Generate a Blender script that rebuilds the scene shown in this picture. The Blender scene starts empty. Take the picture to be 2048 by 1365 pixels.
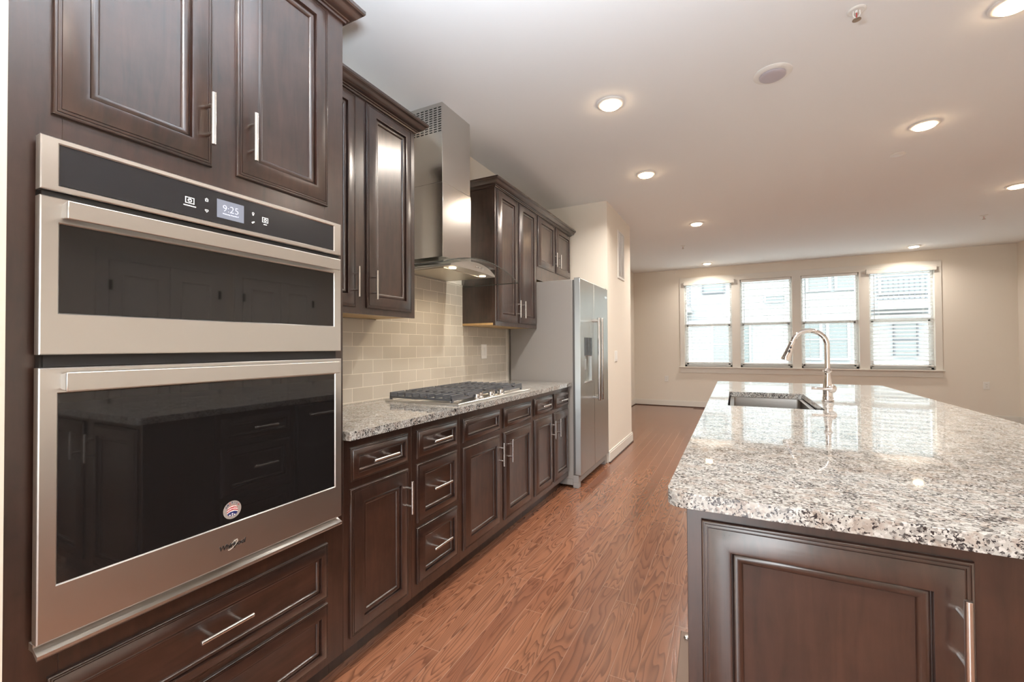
import bpy, bmesh, math, random
from mathutils import Vector, Matrix
R = math.radians
SC = bpy.context.scene
COL = SC.collection
random.seed(7)

# ------------------------------------------------------------------ camera
HC = 1.213
cam_d = bpy.data.cameras.new('camera')
cam_d.sensor_fit = 'HORIZONTAL'; cam_d.sensor_width = 36.0
cam_d.lens = 877.765 / 2048 * 36.0
cam_d.clip_start = 0.02; cam_d.clip_end = 200
cam = bpy.data.objects.new('camera', cam_d); COL.objects.link(cam)
cam.matrix_world = (Matrix.Translation((0, 0, HC)) @ Matrix.Rotation(R(26.8768), 4, 'Z') @
                    Matrix.Rotation(R(90 + 0.7601), 4, 'X') @ Matrix.Rotation(R(-0.323), 4, 'Z'))
SC.camera = cam

# ------------------------------------------------------------------ world, exposure
SC.view_settings.view_transform = 'Standard'
SC.view_settings.look = 'None'
SC.view_settings.gamma = 1
SC.view_settings.use_curve_mapping = False
SC.view_settings.exposure = 0.2
SC.cycles.use_denoising = True
SC.cycles.max_bounces = 8
SC.cycles.diffuse_bounces = 5
SC.cycles.glossy_bounces = 5
SC.cycles.transmission_bounces = 8
SC.cycles.transparent_max_bounces = 12
SC.cycles.sample_clamp_indirect = 6
SC.cycles.caustics_refractive = False
w = bpy.data.worlds.new('overcast_sky'); SC.world = w; w.use_nodes = True
wn = w.node_tree.nodes; wl = w.node_tree.links
bg = wn['Background']; bg.inputs['Strength'].default_value = 11.5
geo = wn.new('ShaderNodeTexCoord'); sep = wn.new('ShaderNodeSeparateXYZ')
ramp = wn.new('ShaderNodeValToRGB')
wl.new(geo.outputs['Generated'], sep.inputs[0]); wl.new(sep.outputs['Z'], ramp.inputs[0])
ramp.color_ramp.elements[0].position = 0.0; ramp.color_ramp.elements[0].color = (0.62, 0.64, 0.65, 1)
ramp.color_ramp.elements[1].position = 0.35; ramp.color_ramp.elements[1].color = (0.90, 0.96, 1.0, 1)
wl.new(ramp.outputs['Color'], bg.inputs['Color'])


def area(name, loc, rot, sx, sy, power, color=(1, 1, 1), portal=False, shape='RECTANGLE', spread=180):
    d = bpy.data.lights.new(name, 'AREA'); d.shape = shape; d.size = sx
    if shape in ('RECTANGLE', 'ELLIPSE'): d.size_y = sy
    d.energy = power; d.color = color; d.spread = R(spread)
    if portal: d.cycles.is_portal = True
    o = bpy.data.objects.new(name, d); COL.objects.link(o)
    o.location = loc; o.rotation_euler = rot
    return o


# sky light comes in through these openings (portals only guide the sampling of the sky)
area('window_portal_far', (0.99, 9.62, 1.63), (R(-90), 0, 0), 3.9, 1.75, 1, portal=True)
area('window_portal_rear', (-0.50, -3.26, 1.15), (R(90), 0, 0), 1.3, 2.3, 1, portal=True)  # guides sky light through the opening added in the rear wall
# the photographer's flash, held beside the camera and bounced off the ceiling
area('bounce_flash', (-0.37, 0.41, 1.80), (R(180), 0, 0), 0.14, 0.14, 66, (0.80, 0.90, 1.0), shape='SQUARE', spread=160)
WARM = (1.0, 0.915, 0.82)


# ------------------------------------------------------------------ mesh helpers
class MB:
    def __init__(s): s.v = []; s.f = []; s.m = []
    def quadring(s, rings, close_first=True, close_last=True, mi=0, cyc=True):
        b = len(s.v); n = len(rings[0])
        for r in rings: s.v += [tuple(p) for p in r]
        for k in range(len(rings) - 1):
            for i in range(n if cyc else n - 1):
                j = (i + 1) % n
                s.f.append((b + k * n + i, b + k * n + j, b + (k + 1) * n + j, b + (k + 1) * n + i)); s.m.append(mi)
        if close_first: s.f.append(tuple(b + i for i in range(n))); s.m.append(mi)
        if close_last: s.f.append(tuple(b + (len(rings) - 1) * n + i for i in range(n))); s.m.append(mi)
        return s
    def box(s, x0, x1, y0, y1, z0, z1, mi=0):
        r = lambda z: [(x0, y0, z), (x1, y0, z), (x1, y1, z), (x0, y1, z)]
        return s.quadring([r(z0), r(z1)], mi=mi)
    def lathe(s, prof, c, n=24, axis='Z', mi=0):
        rings = []
        for r, h in prof:
            ring = []
            for i in range(n):
                a = 2 * math.pi * i / n; p, q = r * math.cos(a), r * math.sin(a)
                if axis == 'Z': ring.append((c[0] + p, c[1] + q, c[2] + h))
                elif axis == 'X': ring.append((c[0] + h, c[1] + p, c[2] + q))
                else: ring.append((c[0] + p, c[1] + h, c[2] + q))
            rings.append(ring)
        return s.quadring(rings, mi=mi)
    def tube(s, pts, rad, n=12, mi=0):
        pts = [Vector(p) for p in pts]
        rad = rad if isinstance(rad, (list, tuple)) else [rad] * len(pts)
        rings = []; u = None
        for i, p in enumerate(pts):
            t = (pts[min(i + 1, len(pts) - 1)] - pts[max(i - 1, 0)]).normalized()
            if u is None:
                u = t.cross(Vector((0, 0, 1)))
                if u.length < 1e-3: u = t.cross(Vector((0, 1, 0)))
            u = (u - t * u.dot(t)).normalized(); v = t.cross(u)
            rings.append([p + (u * math.cos(2 * math.pi * k / n) + v * math.sin(2 * math.pi * k / n)) * rad[i] for k in range(n)])
        return s.quadring(rings, mi=mi)
    def poly(s, pts, mi=0):
        b = len(s.v); s.v += [tuple(p) for p in pts]; s.f.append(tuple(range(b, b + len(pts)))); s.m.append(mi); return s
    def build(s, name, mat, parent=None, bevel=0, sharp=35, seg=2):
        me = bpy.data.meshes.new(name); me.from_pydata(s.v, [], s.f)
        mats = mat if isinstance(mat, (list, tuple)) else [mat]
        for m_ in mats: me.materials.append(m_)
        for p, i in zip(me.polygons, s.m): p.material_index = i
        bm = bmesh.new(); bm.from_mesh(me); bmesh.ops.recalc_face_normals(bm, faces=bm.faces); bm.to_mesh(me); bm.free()
        o = bpy.data.objects.new(name, me); COL.objects.link(o)
        if parent is not None:
            o.parent = parent
            L = world_of(parent)
            me.transform(Matrix.Translation(-L))
        me.shade_smooth(); me.set_sharp_from_angle(angle=R(sharp))
        if bevel:
            md = o.modifiers.new('edge', 'BEVEL'); md.width = bevel; md.segments = seg; md.limit_method = 'ANGLE'; md.angle_limit = R(40)
            md.harden_normals = False
        return o


def world_of(o):
    L = Vector((0, 0, 0))
    while o is not None:
        L = L + o.location; o = o.parent
    return L


def tag(o, label, cat, group=None):
    o['label'] = label; o['category'] = cat
    if group: o['group'] = group
    return o
def thing(name, label, cat, loc, group=None):
    o = bpy.data.objects.new(name, None); o.empty_display_size = 0.1; COL.objects.link(o); o.location = loc
    return tag(o, label, cat, group)
def struct(o):
    o['kind'] = 'structure'; return o


# ------------------------------------------------------------------ materials
def mat(name, color=(0.8, 0.8, 0.8), rough=0.5, metal=0.0, spec=0.5, coat=0.0, coat_r=0.1, emit=None, es=0, trans=0, ior=1.45, alpha=1):
    m = bpy.data.materials.new(name); m.use_nodes = True
    p = m.node_tree.nodes['Principled BSDF']
    p.inputs['Base Color'].default_value = (*color, 1); p.inputs['Roughness'].default_value = rough
    p.inputs['Metallic'].default_value = metal; p.inputs['Specular IOR Level'].default_value = spec
    p.inputs['Coat Weight'].default_value = coat; p.inputs['Coat Roughness'].default_value = coat_r
    p.inputs['Transmission Weight'].default_value = trans; p.inputs['IOR'].default_value = ior
    if emit: p.inputs['Emission Color'].default_value = (*emit, 1); p.inputs['Emission Strength'].default_value = es
    return m
class NT:
    def __init__(s, m): s.t = m.node_tree; s.p = s.t.nodes['Principled BSDF']; s.tc = s.n('ShaderNodeTexCoord')
    def n(s, k, **kw):
        o = s.t.nodes.new(k)
        for a, b in kw.items(): setattr(o, a, b)
        return o
    def l(s, a, b): s.t.links.new(a, b)
    def mapping(s, scale, src=None):
        m = s.n('ShaderNodeMapping'); m.inputs['Scale'].default_value = scale
        s.l(src or s.tc.outputs['Object'], m.inputs['Vector']); return m.outputs['Vector']
    def noise(s, vec, scale, detail=4, rough=0.5, dist=0):
        o = s.n('ShaderNodeTexNoise'); o.inputs['Scale'].default_value = scale; o.inputs['Detail'].default_value = detail
        o.inputs['Roughness'].default_value = rough; o.inputs['Distortion'].default_value = dist
        if vec is not None: s.l(vec, o.inputs['Vector'])
        return o
    def ramp(s, fac, stops, interp='LINEAR'):
        o = s.n('ShaderNodeValToRGB'); cr = o.color_ramp; cr.interpolation = interp
        while len(cr.elements) > 1: cr.elements.remove(cr.elements[-1])
        cr.elements[0].position = stops[0][0]; cr.elements[0].color = (*stops[0][1], 1)
        for p, c in stops[1:]:
            e = cr.elements.new(p); e.color = (*c, 1)
        s.l(fac, o.inputs[0]); return o.outputs['Color']
    def math(s, op, a, b=None, c=None):
        o = s.n('ShaderNodeMath', operation=op)
        for i, x in enumerate((a, b, c)):
            if x is None: continue
            if isinstance(x, (int, float)): o.inputs[i].default_value = x
            else: s.l(x, o.inputs[i])
        return o.outputs[0]
    def mix(s, fac, a, b, blend='MIX'):
        o = s.n('ShaderNodeMix', data_type='RGBA', blend_type=blend)
        for k, x in ((0, fac), (6, a), (7, b)):
            if isinstance(x, (int, float)): o.inputs[k].default_value = x
            elif isinstance(x, tuple): o.inputs[k].default_value = (*x, 1)
            else: s.l(x, o.inputs[k])
        return o.outputs[2]
    def bump(s, h, strength=0.2, dist=0.01):
        o = s.n('ShaderNodeBump'); o.inputs['Strength'].default_value = strength; o.inputs['Distance'].default_value = dist
        s.l(h, o.inputs['Height']); s.l(o.outputs[0], s.p.inputs['Normal'])


def wood_mat(name, dark, light, rough=0.42, coat=1.0, vertical=True):
    m = mat(name, dark, rough, coat=coat, coat_r=0.24); t = NT(m); t.p.inputs['Coat IOR'].default_value = 1.75; t.p.inputs['Specular IOR Level'].default_value = 0.3
    v = t.mapping((9, 9, 1.1) if vertical else (9, 1.1, 9))
    a = t.noise(v, 4.0, 6, 0.6, 0.6); b = t.noise(t.mapping((1, 1, 1)), 6.5, 4, 0.55)
    f = t.math('ADD', t.math('MULTIPLY', a.outputs['Fac'], 0.5), t.math('MULTIPLY', b.outputs['Fac'], 0.5))
    t.l(t.ramp(f, [(0.35, dark), (0.68, light)]), t.p.inputs['Base Color'])
    t.bump(a.outputs['Fac'], 0.03, 0.002)
    return m
ESP = wood_mat('espresso_stained_maple', (0.012, 0.0046, 0.0032), (0.048, 0.0195, 0.0120))
ESPH = wood_mat('espresso_stained_maple_horizontal', (0.012, 0.0046, 0.0032), (0.048, 0.0195, 0.0120), vertical=False)
MAPLE = wood_mat('natural_maple', (0.50, 0.33, 0.15), (0.62, 0.43, 0.22), rough=0.5, coat=0.1)
DARK = mat('black_shadow_gap', (0.012, 0.011, 0.010), 0.6)
BLACKP = mat('black_plastic', (0.02, 0.02, 0.021), 0.35)


def steel_mat(name, color=(0.60, 0.585, 0.56), rough=0.27, stretch=(1, 60, 1), aniso=0.0, bump=0.004):
    m = mat(name, color, rough, 1.0); t = NT(m)
    n = t.noise(t.mapping((stretch[0] * 90, stretch[1], stretch[2] * 90)), 14, 3, 0.6)
    mr = t.n('ShaderNodeMapRange'); mr.inputs['To Min'].default_value = rough - 0.03; mr.inputs['To Max'].default_value = rough + 0.03
    t.l(n.outputs['Fac'], mr.inputs['Value']); t.l(mr.outputs[0], t.p.inputs['Roughness'])
    if aniso:
        tg = t.n('ShaderNodeTangent', direction_type='RADIAL', axis='Z'); t.l(tg.outputs[0], t.p.inputs['Tangent'])
        t.p.inputs['Anisotropic'].default_value = aniso
    return m
STEEL = steel_mat('brushed_steel', (0.66, 0.645, 0.62), .36, stretch=(1, 1, 1), aniso=.85)
STEELV = steel_mat('brushed_steel_vertical', rough=0.22, stretch=(1, 1, 0.02))
STEELF = steel_mat('brushed_steel_fridge', (0.60, 0.63, 0.625), 0.36, (1, 40, 0.02), aniso=.85)
NICKEL = mat('brushed_nickel', (0.70, 0.685, 0.665), 0.25, 1.0)
CHROME = mat('polished_nickel', (0.80, 0.765, 0.74), 0.05, 1.0)
BGLASS = mat('black_oven_glass', (0.010, 0.009, 0.009), 0.03, spec=0.75)
PGLASS = mat('black_panel_glass', (0.020, 0.020, 0.022), 0.22, spec=0.6)
IRON = mat('matte_cast_iron', (0.075, 0.08, 0.09), 0.33, spec=.8)
WHITEP = mat('white_plastic', (0.80, 0.79, 0.76), 0.35)
TRIMW = mat('white_painted_trim', (0.76, 0.74, 0.69), 0.4)
GRAYSIDE = mat('grey_painted_fridge_side', (0.33, 0.315, 0.30), 0.42)


def paint(name, color, rough=0.85):
    m = mat(name, color, rough, spec=0.25); t = NT(m)
    n = t.noise(t.mapping((1, 1, 1)), 320, 2); t.bump(n.outputs['Fac'], 0.03, 0.001); return m
WALLP = paint('cream_wall_paint', (0.80, 0.755, 0.68))
CEILP = paint('white_ceiling_paint', (0.835, 0.85, 0.86), 0.9)
KWALL = paint('off_white_wall_paint', (0.80, 0.755, 0.68))


def granite_mat():
    m = mat('speckled_granite', (0.6, 0.57, 0.53), 0.03, spec=0.95); t = NT(m)
    v0 = t.mapping((1, 1, 1))
    warp = t.noise(v0, 80, 3)
    vv = t.n('ShaderNodeVectorMath', operation='MULTIPLY_ADD')
    t.l(warp.outputs['Color'], vv.inputs[0]); vv.inputs[1].default_value = (0.009, 0.009, 0.009); t.l(v0, vv.inputs[2])
    vor = t.n('ShaderNodeTexVoronoi'); vor.inputs['Scale'].default_value = 185; t.l(vv.outputs[0], vor.inputs['Vector'])
    sepc = t.n('ShaderNodeSeparateColor'); t.l(vor.outputs['Color'], sepc.inputs[0])
    base = t.ramp(sepc.outputs[0], [(0.0, (0.44, 0.445, 0.435)), (0.35, (0.33, 0.33, 0.32)), (0.60, (0.56, 0.57, 0.565)), (0.82, (0.22, 0.22, 0.215)), (0.93, (0.11, 0.11, 0.11))], 'CONSTANT')
    big = t.noise(v0, 38, 3, .6)
    tan = t.ramp(big.outputs['Fac'], [(0.0, (0, 0, 0)), (0.52, (0, 0, 0)), (0.60, (1, 1, 1))])
    base = t.mix(t.math('MULTIPLY', tan, 0.65), base, (0.36, 0.315, 0.28))
    sp = t.noise(vv.outputs[0], 175, 4, 0.6)
    cl = t.noise(v0, 22, 2)
    thr = t.math('ADD', sp.outputs['Fac'], t.math('MULTIPLY', t.math('SUBTRACT', cl.outputs['Fac'], 0.5), 0.45))
    mask = t.ramp(thr, [(0.0, (0, 0, 0)), (0.575, (0, 0, 0)), (0.60, (1, 1, 1))])
    t.l(t.mix(mask, base, (0.022, 0.022, 0.026)), t.p.inputs['Base Color'])
    return m
GRANITE = granite_mat()


def floor_mat():
    m = mat('oak_strip_floor', (0.3, 0.12, 0.06), 0.22, spec=0.5, coat=0.35, coat_r=0.14); t = NT(m)
    sx = t.n('ShaderNodeSeparateXYZ'); t.l(t.tc.outputs['Object'], sx.inputs[0]); X, Y = sx.outputs[0], sx.outputs[1]
    W, L = 0.0905, 1.05
    xi = t.math('DIVIDE', t.math('ADD', X, 5.0 + 0.042), W); bi = t.math('FLOOR', xi); fx = t.math('FRACT', xi)
    wn1 = t.n('ShaderNodeTexWhiteNoise', noise_dimensions='1D'); t.l(bi, wn1.inputs['W'])
    yo = t.math('ADD', t.math('DIVIDE', t.math('ADD', Y, 20.0), L), t.math('MULTIPLY', wn1.outputs['Value'], 7.3))
    yi = t.math('FLOOR', yo); fy = t.math('FRACT', yo)
    cb = t.n('ShaderNodeCombineXYZ'); t.l(bi, cb.inputs[0]); t.l(yi, cb.inputs[1])
    wn2 = t.n('ShaderNodeTexWhiteNoise', noise_dimensions='3D'); t.l(cb.outputs[0], wn2.inputs['Vector'])
    rnd = wn2.outputs['Value']
    # seams
    dx = t.math('MULTIPLY', t.math('MINIMUM', fx, t.math('SUBTRACT', 1.0, fx)), W)
    dy = t.math('MULTIPLY', t.math('MINIMUM', fy, t.math('SUBTRACT', 1.0, fy)), L)
    d = t.math('MINIMUM', dx, dy)
    seam = t.ramp(t.math('MULTIPLY', d, 300.0), [(0.0, (1, 1, 1)), (0.30, (1, 1, 1)), (0.42, (0, 0, 0))])
    # grain: cathedral contours of a stretched noise, different in every board
    co = t.n('ShaderNodeCombineXYZ')
    t.l(t.math('MULTIPLY', X, 11.0), co.inputs[0]); t.l(t.math('MULTIPLY', Y, 1.25), co.inputs[1]); t.l(t.math('MULTIPLY', rnd, 60.0), co.inputs[2])
    g = t.noise(co.outputs[0], 1.0, 2.0, 0.45, 0.35)
    rings = t.math('FRACT', t.math('MULTIPLY', g.outputs['Fac'], 19.0))
    ringm = t.ramp(rings, [(0.0, (0.0, 0.0, 0.0)), (0.10, (1, 1, 1)), (0.22, (0.75, 0.75, 0.75)), (0.55, (0.12, 0.12, 0.12)), (1.0, (0, 0, 0))])
    cf = t.n('ShaderNodeCombineXYZ'); t.l(t.math('MULTIPLY', X, 230.0), cf.inputs[0]); t.l(t.math('MULTIPLY', Y, 7.0), cf.inputs[1]); t.l(rnd, cf.inputs[2])
    fine = t.noise(cf.outputs[0], 1.0, 3, 0.6)
    base = t.ramp(rnd, [(0.0, (0.185, 0.068, 0.037)), (0.35, (0.245, 0.098, 0.053)), (0.7, (0.285, 0.122, 0.067)), (1.0, (0.21, 0.078, 0.042))])
    base = t.mix(t.math('MULTIPLY', ringm, 0.85), base, (0.072, 0.024, 0.013))
    base = t.mix(t.math('MULTIPLY', t.math('SUBTRACT', fine.outputs['Fac'], 0.35), 0.55), base, (0.12, 0.042, 0.022))
    blot = t.noise(t.mapping((1, 0.4, 1)), 5.0, 2)
    base = t.mix(t.math('MULTIPLY', blot.outputs['Fac'], 0.25), base, (0.36, 0.185, 0.105))
    base = t.mix(t.math('MULTIPLY', seam, 0.55), base, (0.42, 0.26, 0.18))  # specular glint along the seams painted in as a lighter colour
    t.l(base, t.p.inputs['Base Color'])
    hgt = t.math('SUBTRACT', t.math('MULTIPLY', ringm, -0.25), seam)
    t.bump(hgt, 0.25, 0.0012)
    return m
FLOORM = floor_mat()


def tile_mat():
    m = mat('beige_subway_tile', (0.6, 0.54, 0.45), 0.16, spec=0.5); t = NT(m)
    sx = t.n('ShaderNodeSeparateXYZ'); t.l(t.tc.outputs['Object'], sx.inputs[0]); Y, Z = sx.outputs[1], sx.outputs[2]
    W, H = 0.1545, 0.0765
    zi = t.math('DIVIDE', t.math('SUBTRACT', Z, 0.915 - 20 * H), H); ri = t.math('FLOOR', zi); fz = t.math('FRACT', zi)
    par = t.math('MULTIPLY', t.math('MODULO', ri, 2.0), 0.5)
    yi = t.math('ADD', t.math('DIVIDE', t.math('SUBTRACT', Y, 1.897 - 20 * W), W), par); ci = t.math('FLOOR', yi); fy = t.math('FRACT', yi)
    d = t.math('MINIMUM', t.math('MULTIPLY', t.math('MINIMUM', fy, t.math('SUBTRACT', 1.0, fy)), W),
               t.math('MULTIPLY', t.math('MINIMUM', fz, t.math('SUBTRACT', 1.0, fz)), H))
    g = t.ramp(t.math('MULTIPLY', d, 200.0), [(0.0, (1, 1, 1)), (0.22, (1, 1, 1)), (0.34, (0, 0, 0))])
    cb = t.n('ShaderNodeCombineXYZ'); t.l(ri, cb.inputs[0]); t.l(ci, cb.inputs[1])
    wn_ = t.n('ShaderNodeTexWhiteNoise', noise_dimensions='3D'); t.l(cb.outputs[0], wn_.inputs['Vector'])
    c = t.ramp(wn_.outputs['Value'], [(0, (0.50, 0.46, 0.395)), (1, (0.56, 0.52, 0.455))])
    t.l(t.mix(g, c, (0.80, 0.75, 0.66)), t.p.inputs['Base Color'])
    t.l(t.math('ADD', t.math('MULTIPLY', g, 0.6), 0.14), t.p.inputs['Roughness'])
    t.bump(t.math('SUBTRACT', 1.0, g), 0.4, 0.0012)
    return m
TILE = tile_mat()


def thin_glass(name, tint=(0.95, 0.98, 0.97), gloss=0.08):
    m = bpy.data.materials.new(name); m.use_nodes = True; nt = m.node_tree
    for n in list(nt.nodes): nt.nodes.remove(n)
    out = nt.nodes.new('ShaderNodeOutputMaterial'); mx = nt.nodes.new('ShaderNodeMixShader')
    tr = nt.nodes.new('ShaderNodeBsdfTransparent'); gl = nt.nodes.new('ShaderNodeBsdfGlossy'); fr = nt.nodes.new('ShaderNodeFresnel')
    tr.inputs[0].default_value = (*tint, 1); gl.inputs['Roughness'].default_value = 0.01; fr.inputs['IOR'].default_value = 1.45
    ge = nt.nodes.new('ShaderNodeNewGeometry'); iv = nt.nodes.new('ShaderNodeMath'); iv.operation = 'SUBTRACT'; iv.inputs[0].default_value = 1.0
    mu = nt.nodes.new('ShaderNodeMath'); mu.operation = 'MULTIPLY'
    nt.links.new(ge.outputs['Backfacing'], iv.inputs[1]); nt.links.new(iv.outputs[0], mu.inputs[0]); nt.links.new(fr.outputs[0], mu.inputs[1])
    nt.links.new(mu.outputs[0], mx.inputs[0]); nt.links.new(tr.outputs[0], mx.inputs[1]); nt.links.new(gl.outputs[0], mx.inputs[2]); nt.links.new(mx.outputs[0], out.inputs[0])
    return m
WGLASS = thin_glass('window_glass')
HGLASS = thin_glass('hood_glass', (0.93, 0.95, 0.94))


# ------------------------------------------------------------------ room shell
XW = -1.87; ZC = 2.74; YF = 9.347; YR = -3.2; XK = 2.6; XL = 3.82; YK = 5.2
struct(MB().box(-2.05, 4.0, -3.4, 9.52, -0.12, 0.0).build('floor', FLOORM))
struct(MB().box(-2.05, 4.0, -3.4, 9.52, ZC, ZC + 0.12).build('ceiling', CEILP))
struct(MB().box(-2.02, XW, 0.31, YF, 0, ZC).build('wall_left', WALLP))
struct(MB().box(-2.02, -1.238, -3.35, 0.309, 0, ZC).build('wall_left_near', WALLP))
struct(MB().box(XW, -1.178, 4.537, 5.675, 0, ZC).build('wall_column', KWALL))
struct(MB().box(XK, XK + 0.12, -3.2, YK, 0, ZC).build('wall_right_kitchen', WALLP))
struct(MB().box(XK, XL, YK, YK + 0.12, 0, ZC).build('wall_return', WALLP))
struct(MB().box(XL, XL + 0.14, YK, YF, 0, ZC).build('wall_right', WALLP))
# rear wall with an added, unseen opening that lets sky light in
struct(MB().box(-1.238, -1.15, -3.35, YR, 0, ZC).box(.15, XK + .12, -3.35, YR, 0, ZC).box(-1.15, .15, -3.35, YR, 2.3, ZC).build('wall_rear', WALLP))
# far wall around the four windows
WIN = [(-0.880, -0.037), (0.102, 0.933), (1.068, 1.901), (2.038, 2.871)]
ZS, ZT = 0.805, 2.455
fw = MB().box(-2.02, XL + .14, YF, YF + .15, 0, ZS).box(-2.02, XL + .14, YF, YF + .15, ZT, ZC)
xs = [-2.02] + [x for p in WIN for x in p] + [XL + .14]
for i in range(0, len(xs), 2): fw.box(xs[i], xs[i + 1], YF, YF + .15, ZS, ZT)
struct(fw.build('wall_far', WALLP))
BROWN = mat('dark_stained_shoe_moulding', (0.05, 0.02, 0.012), 0.4)


def baseboard(name, x0, x1, y0, y1, nx, ny):
    """nx, ny: direction the board faces; it runs along the other axis"""
    m = MB()
    def slab(t0, z0, z1, mi):
        a = [x0, x1, y0, y1]
        if nx > 0: a[1] = x0 + t0
        if nx < 0: a[0] = x1 - t0
        if ny < 0: a[2] = y1 - t0
        if ny > 0: a[3] = y0 + t0
        m.box(*a, z0, z1, mi)
    slab(0.014, 0.012, 0.105, 0); slab(0.010, 0.105, 0.122, 0); slab(0.022, 0.0005, 0.014, 1)
    return struct(m.build(name, [TRIMW, BROWN], bevel=0.002))
baseboard('baseboard_far', XW, XL, YF, YF, 0, -1)
baseboard('baseboard_left', XW, XW, 5.676, YF - .03, 1, 0)
baseboard('baseboard_right', XL, XL, YK + .13, YF - .03, -1, 0)
baseboard('baseboard_column', -1.178, -1.178, 4.53, 5.69, 1, 0)
baseboard('baseboard_kitchen', XK, XK, -3.1, 1.75, -1, 0)

# window casing
cas = MB()
for a, b in ((-0.966, -0.880), (-0.037, 0.102), (0.933, 1.068), (1.901, 2.038), (2.871, 2.956)):
    cas.box(a, b, YF - .018, YF + .001, ZS, ZT)
cas.box(-0.966, 2.956, YF - .018, YF + .001, ZT, 2.562)
struct(cas.build('trim_1', TRIMW, bevel=0.0015))
struct(MB().box(-0.985, 2.975, YF - .055, YF + .06, 0.783, ZS).build('trim_2', TRIMW, bevel=0.003))
struct(MB().box(-0.966, 2.956, YF - .016, YF + .001, 0.682, 0.783).build('trim_3', TRIMW, bevel=0.0015))
SASH = mat('white_vinyl_sash', (0.82, 0.83, 0.82), 0.35)
for i, (a, b) in enumerate(WIN):
    m = MB(); y0, y1 = YF + .06, YF + .10
    s = .035
    m.box(a, a + s, y0 - .01, y1 + .03, ZS, ZT).box(b - s, b, y0 - .01, y1 + .03, ZS, ZT).box(a, b, y0 - .01, y1 + .03, ZT - s, ZT).box(a, b, y0 - .01, y1 + .03, ZS, ZS + s)
    m.box(a + s, b - s, y0, y1, 1.595, 1.64)
    m.box(a + s, a + s + .03, y0, y0 + .03, ZS + s, 1.62).box(b - s - .03, b - s, y0, y0 + .03, ZS + s, 1.62).box(a + s, b - s, y0, y0 + .03, ZS + s, ZS + s + .05)
    fr = struct(m.build('window_%d' % (i + 1), SASH, bevel=0.002))
    MB().box(a + s, b - s, y1 - .006, y1 - .002, ZS + s, ZT - s).build('pane', WGLASS, fr)

# closet doors on the kitchen's right wall (seen mirrored in the oven glass)
def leaf(m, y0, y1, z0, z1, x):
    m.box(x, x + .03, y0, y1, z0, z1)
    w_ = y1 - y0
    for p0, p1 in ((z0 + .12, z0 + .95), (z0 + 1.08, z1 - .12)):
        a0, a1 = y0 + .09, y1 - .09
        m.quadring([[(x - t_, a0 + i_, p0 + i_), (x - t_, a1 - i_, p0 + i_), (x - t_, a1 - i_, p1 - i_), (x - t_, a0 + i_, p1 - i_)] for i_, t_ in ((0, .0001), (.006, .012), (.012, .012), (.022, .001), (.045, .001), (.07, .011))], close_first=False)
HINGE = mat('dark_hinge', (0.05, 0.045, 0.04), 0.4, 0.8)
for k, (y0, y1) in enumerate(((1.90, 2.86), (3.12, 4.06))):
    mid = (y0 + y1) / 2
    for j, (a, b) in enumerate(((y0, mid - .003), (mid + .003, y1))):
        m = MB(); leaf(m, a, b, 0.012, 2.03, XK - .032)
        d = struct(m.build('door_%d' % (2 * k + j + 1), TRIMW, bevel=0.001))
        hy = a + .005 if j == 0 else b - .005
        hm = MB()
        for z in (.25, 1.05, 1.80): hm.box(XK - .048, XK - .030, hy - .010, hy + .010, z - .045, z + .045)
        hm.build('hinge', HINGE, d)
    c = MB(); c.box(XK - .016, XK, y0 - .09, y0, 0, 2.12).box(XK - .016, XK, y1, y1 + .09, 0, 2.12).box(XK - .016, XK, y0, y1, 2.035, 2.12)
    struct(c.build('trim_%d' % (4 + k), TRIMW, bevel=0.001))

# ------------------------------------------------------------------ cabinets
PROF = [(0, 0), (0, .007), (.002, .0095), (.004, .010), (.0045, .0086), (.006, .0086), (.0065, .0105), (.0095, .0115), (.010, .0100), (.0115, .0100), (.012, .0120),
        (.017, .0140), (.023, .0163), (.030, .0183), (.037, .0197), (.042, .0203), (.046, .0204), (.0475, .0198), (.0480, .0170), (.0482, .0080), (.049, .0080), (.050, .0105),
        (.053, .0130), (.057, .0135), (.061, .0122), (.064, .0092), (.0655, .0070), (.0657, .0048), (.068, .0045)]
def frm(kind, o):
    if kind == '+X': return lambda a, b, h: (o + h, a, b)
    if kind == '-X': return lambda a, b, h: (o - h, a, b)
    return lambda a, b, h: (a, o - h, b)


def panel(name, F, a0, a1, b0, b1, parent, k=1.0, m=ESP):
    mb = MB(); rings = []
    for i, hgt in PROF:
        i *= k; rings.append([F(a0 + i, b0 + i, hgt), F(a1 - i, b0 + i, hgt), F(a1 - i, b1 - i, hgt), F(a0 + i, b1 - i, hgt)])
    mb.quadring(rings)
    return mb.build(name, m, parent, sharp=50)


def handle(F, ca, cb, vertical, parent, L=0.140, post=0.038, off=.019, proj=.034):
    mb = MB(); P = lambda t, h: F(ca, cb + t, h) if vertical else F(ca + t, cb, h)
    n = 14
    for e in (-1, 1):
        pass
    mb.tube([P(-L / 2, off + proj), P(-L / 2 + .0006, off + proj), P(L / 2 - .0006, off + proj), P(L / 2, off + proj)], [.0052, .0060, .0060, .0052], n)
    for t in (-post, post): mb.tube([P(t, off - .004), P(t, off + proj)], .0052, 10)
    return mb.build('handle', NICKEL, parent, sharp=50)


XB = -1.284
FB = frm('+X', XB)
ZB = 0.873  # underside of the stone


def base_body(y0, y1, root):
    m = MB().box(XW + .002, XB, y0 + .0005, y1 - .0005, .102, ZB - .001).box(XW + .002, -1.359, y0 + .0005, y1 - .0005, 0, .102)
    return m.build('body', ESP, root, bevel=0.001)


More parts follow.
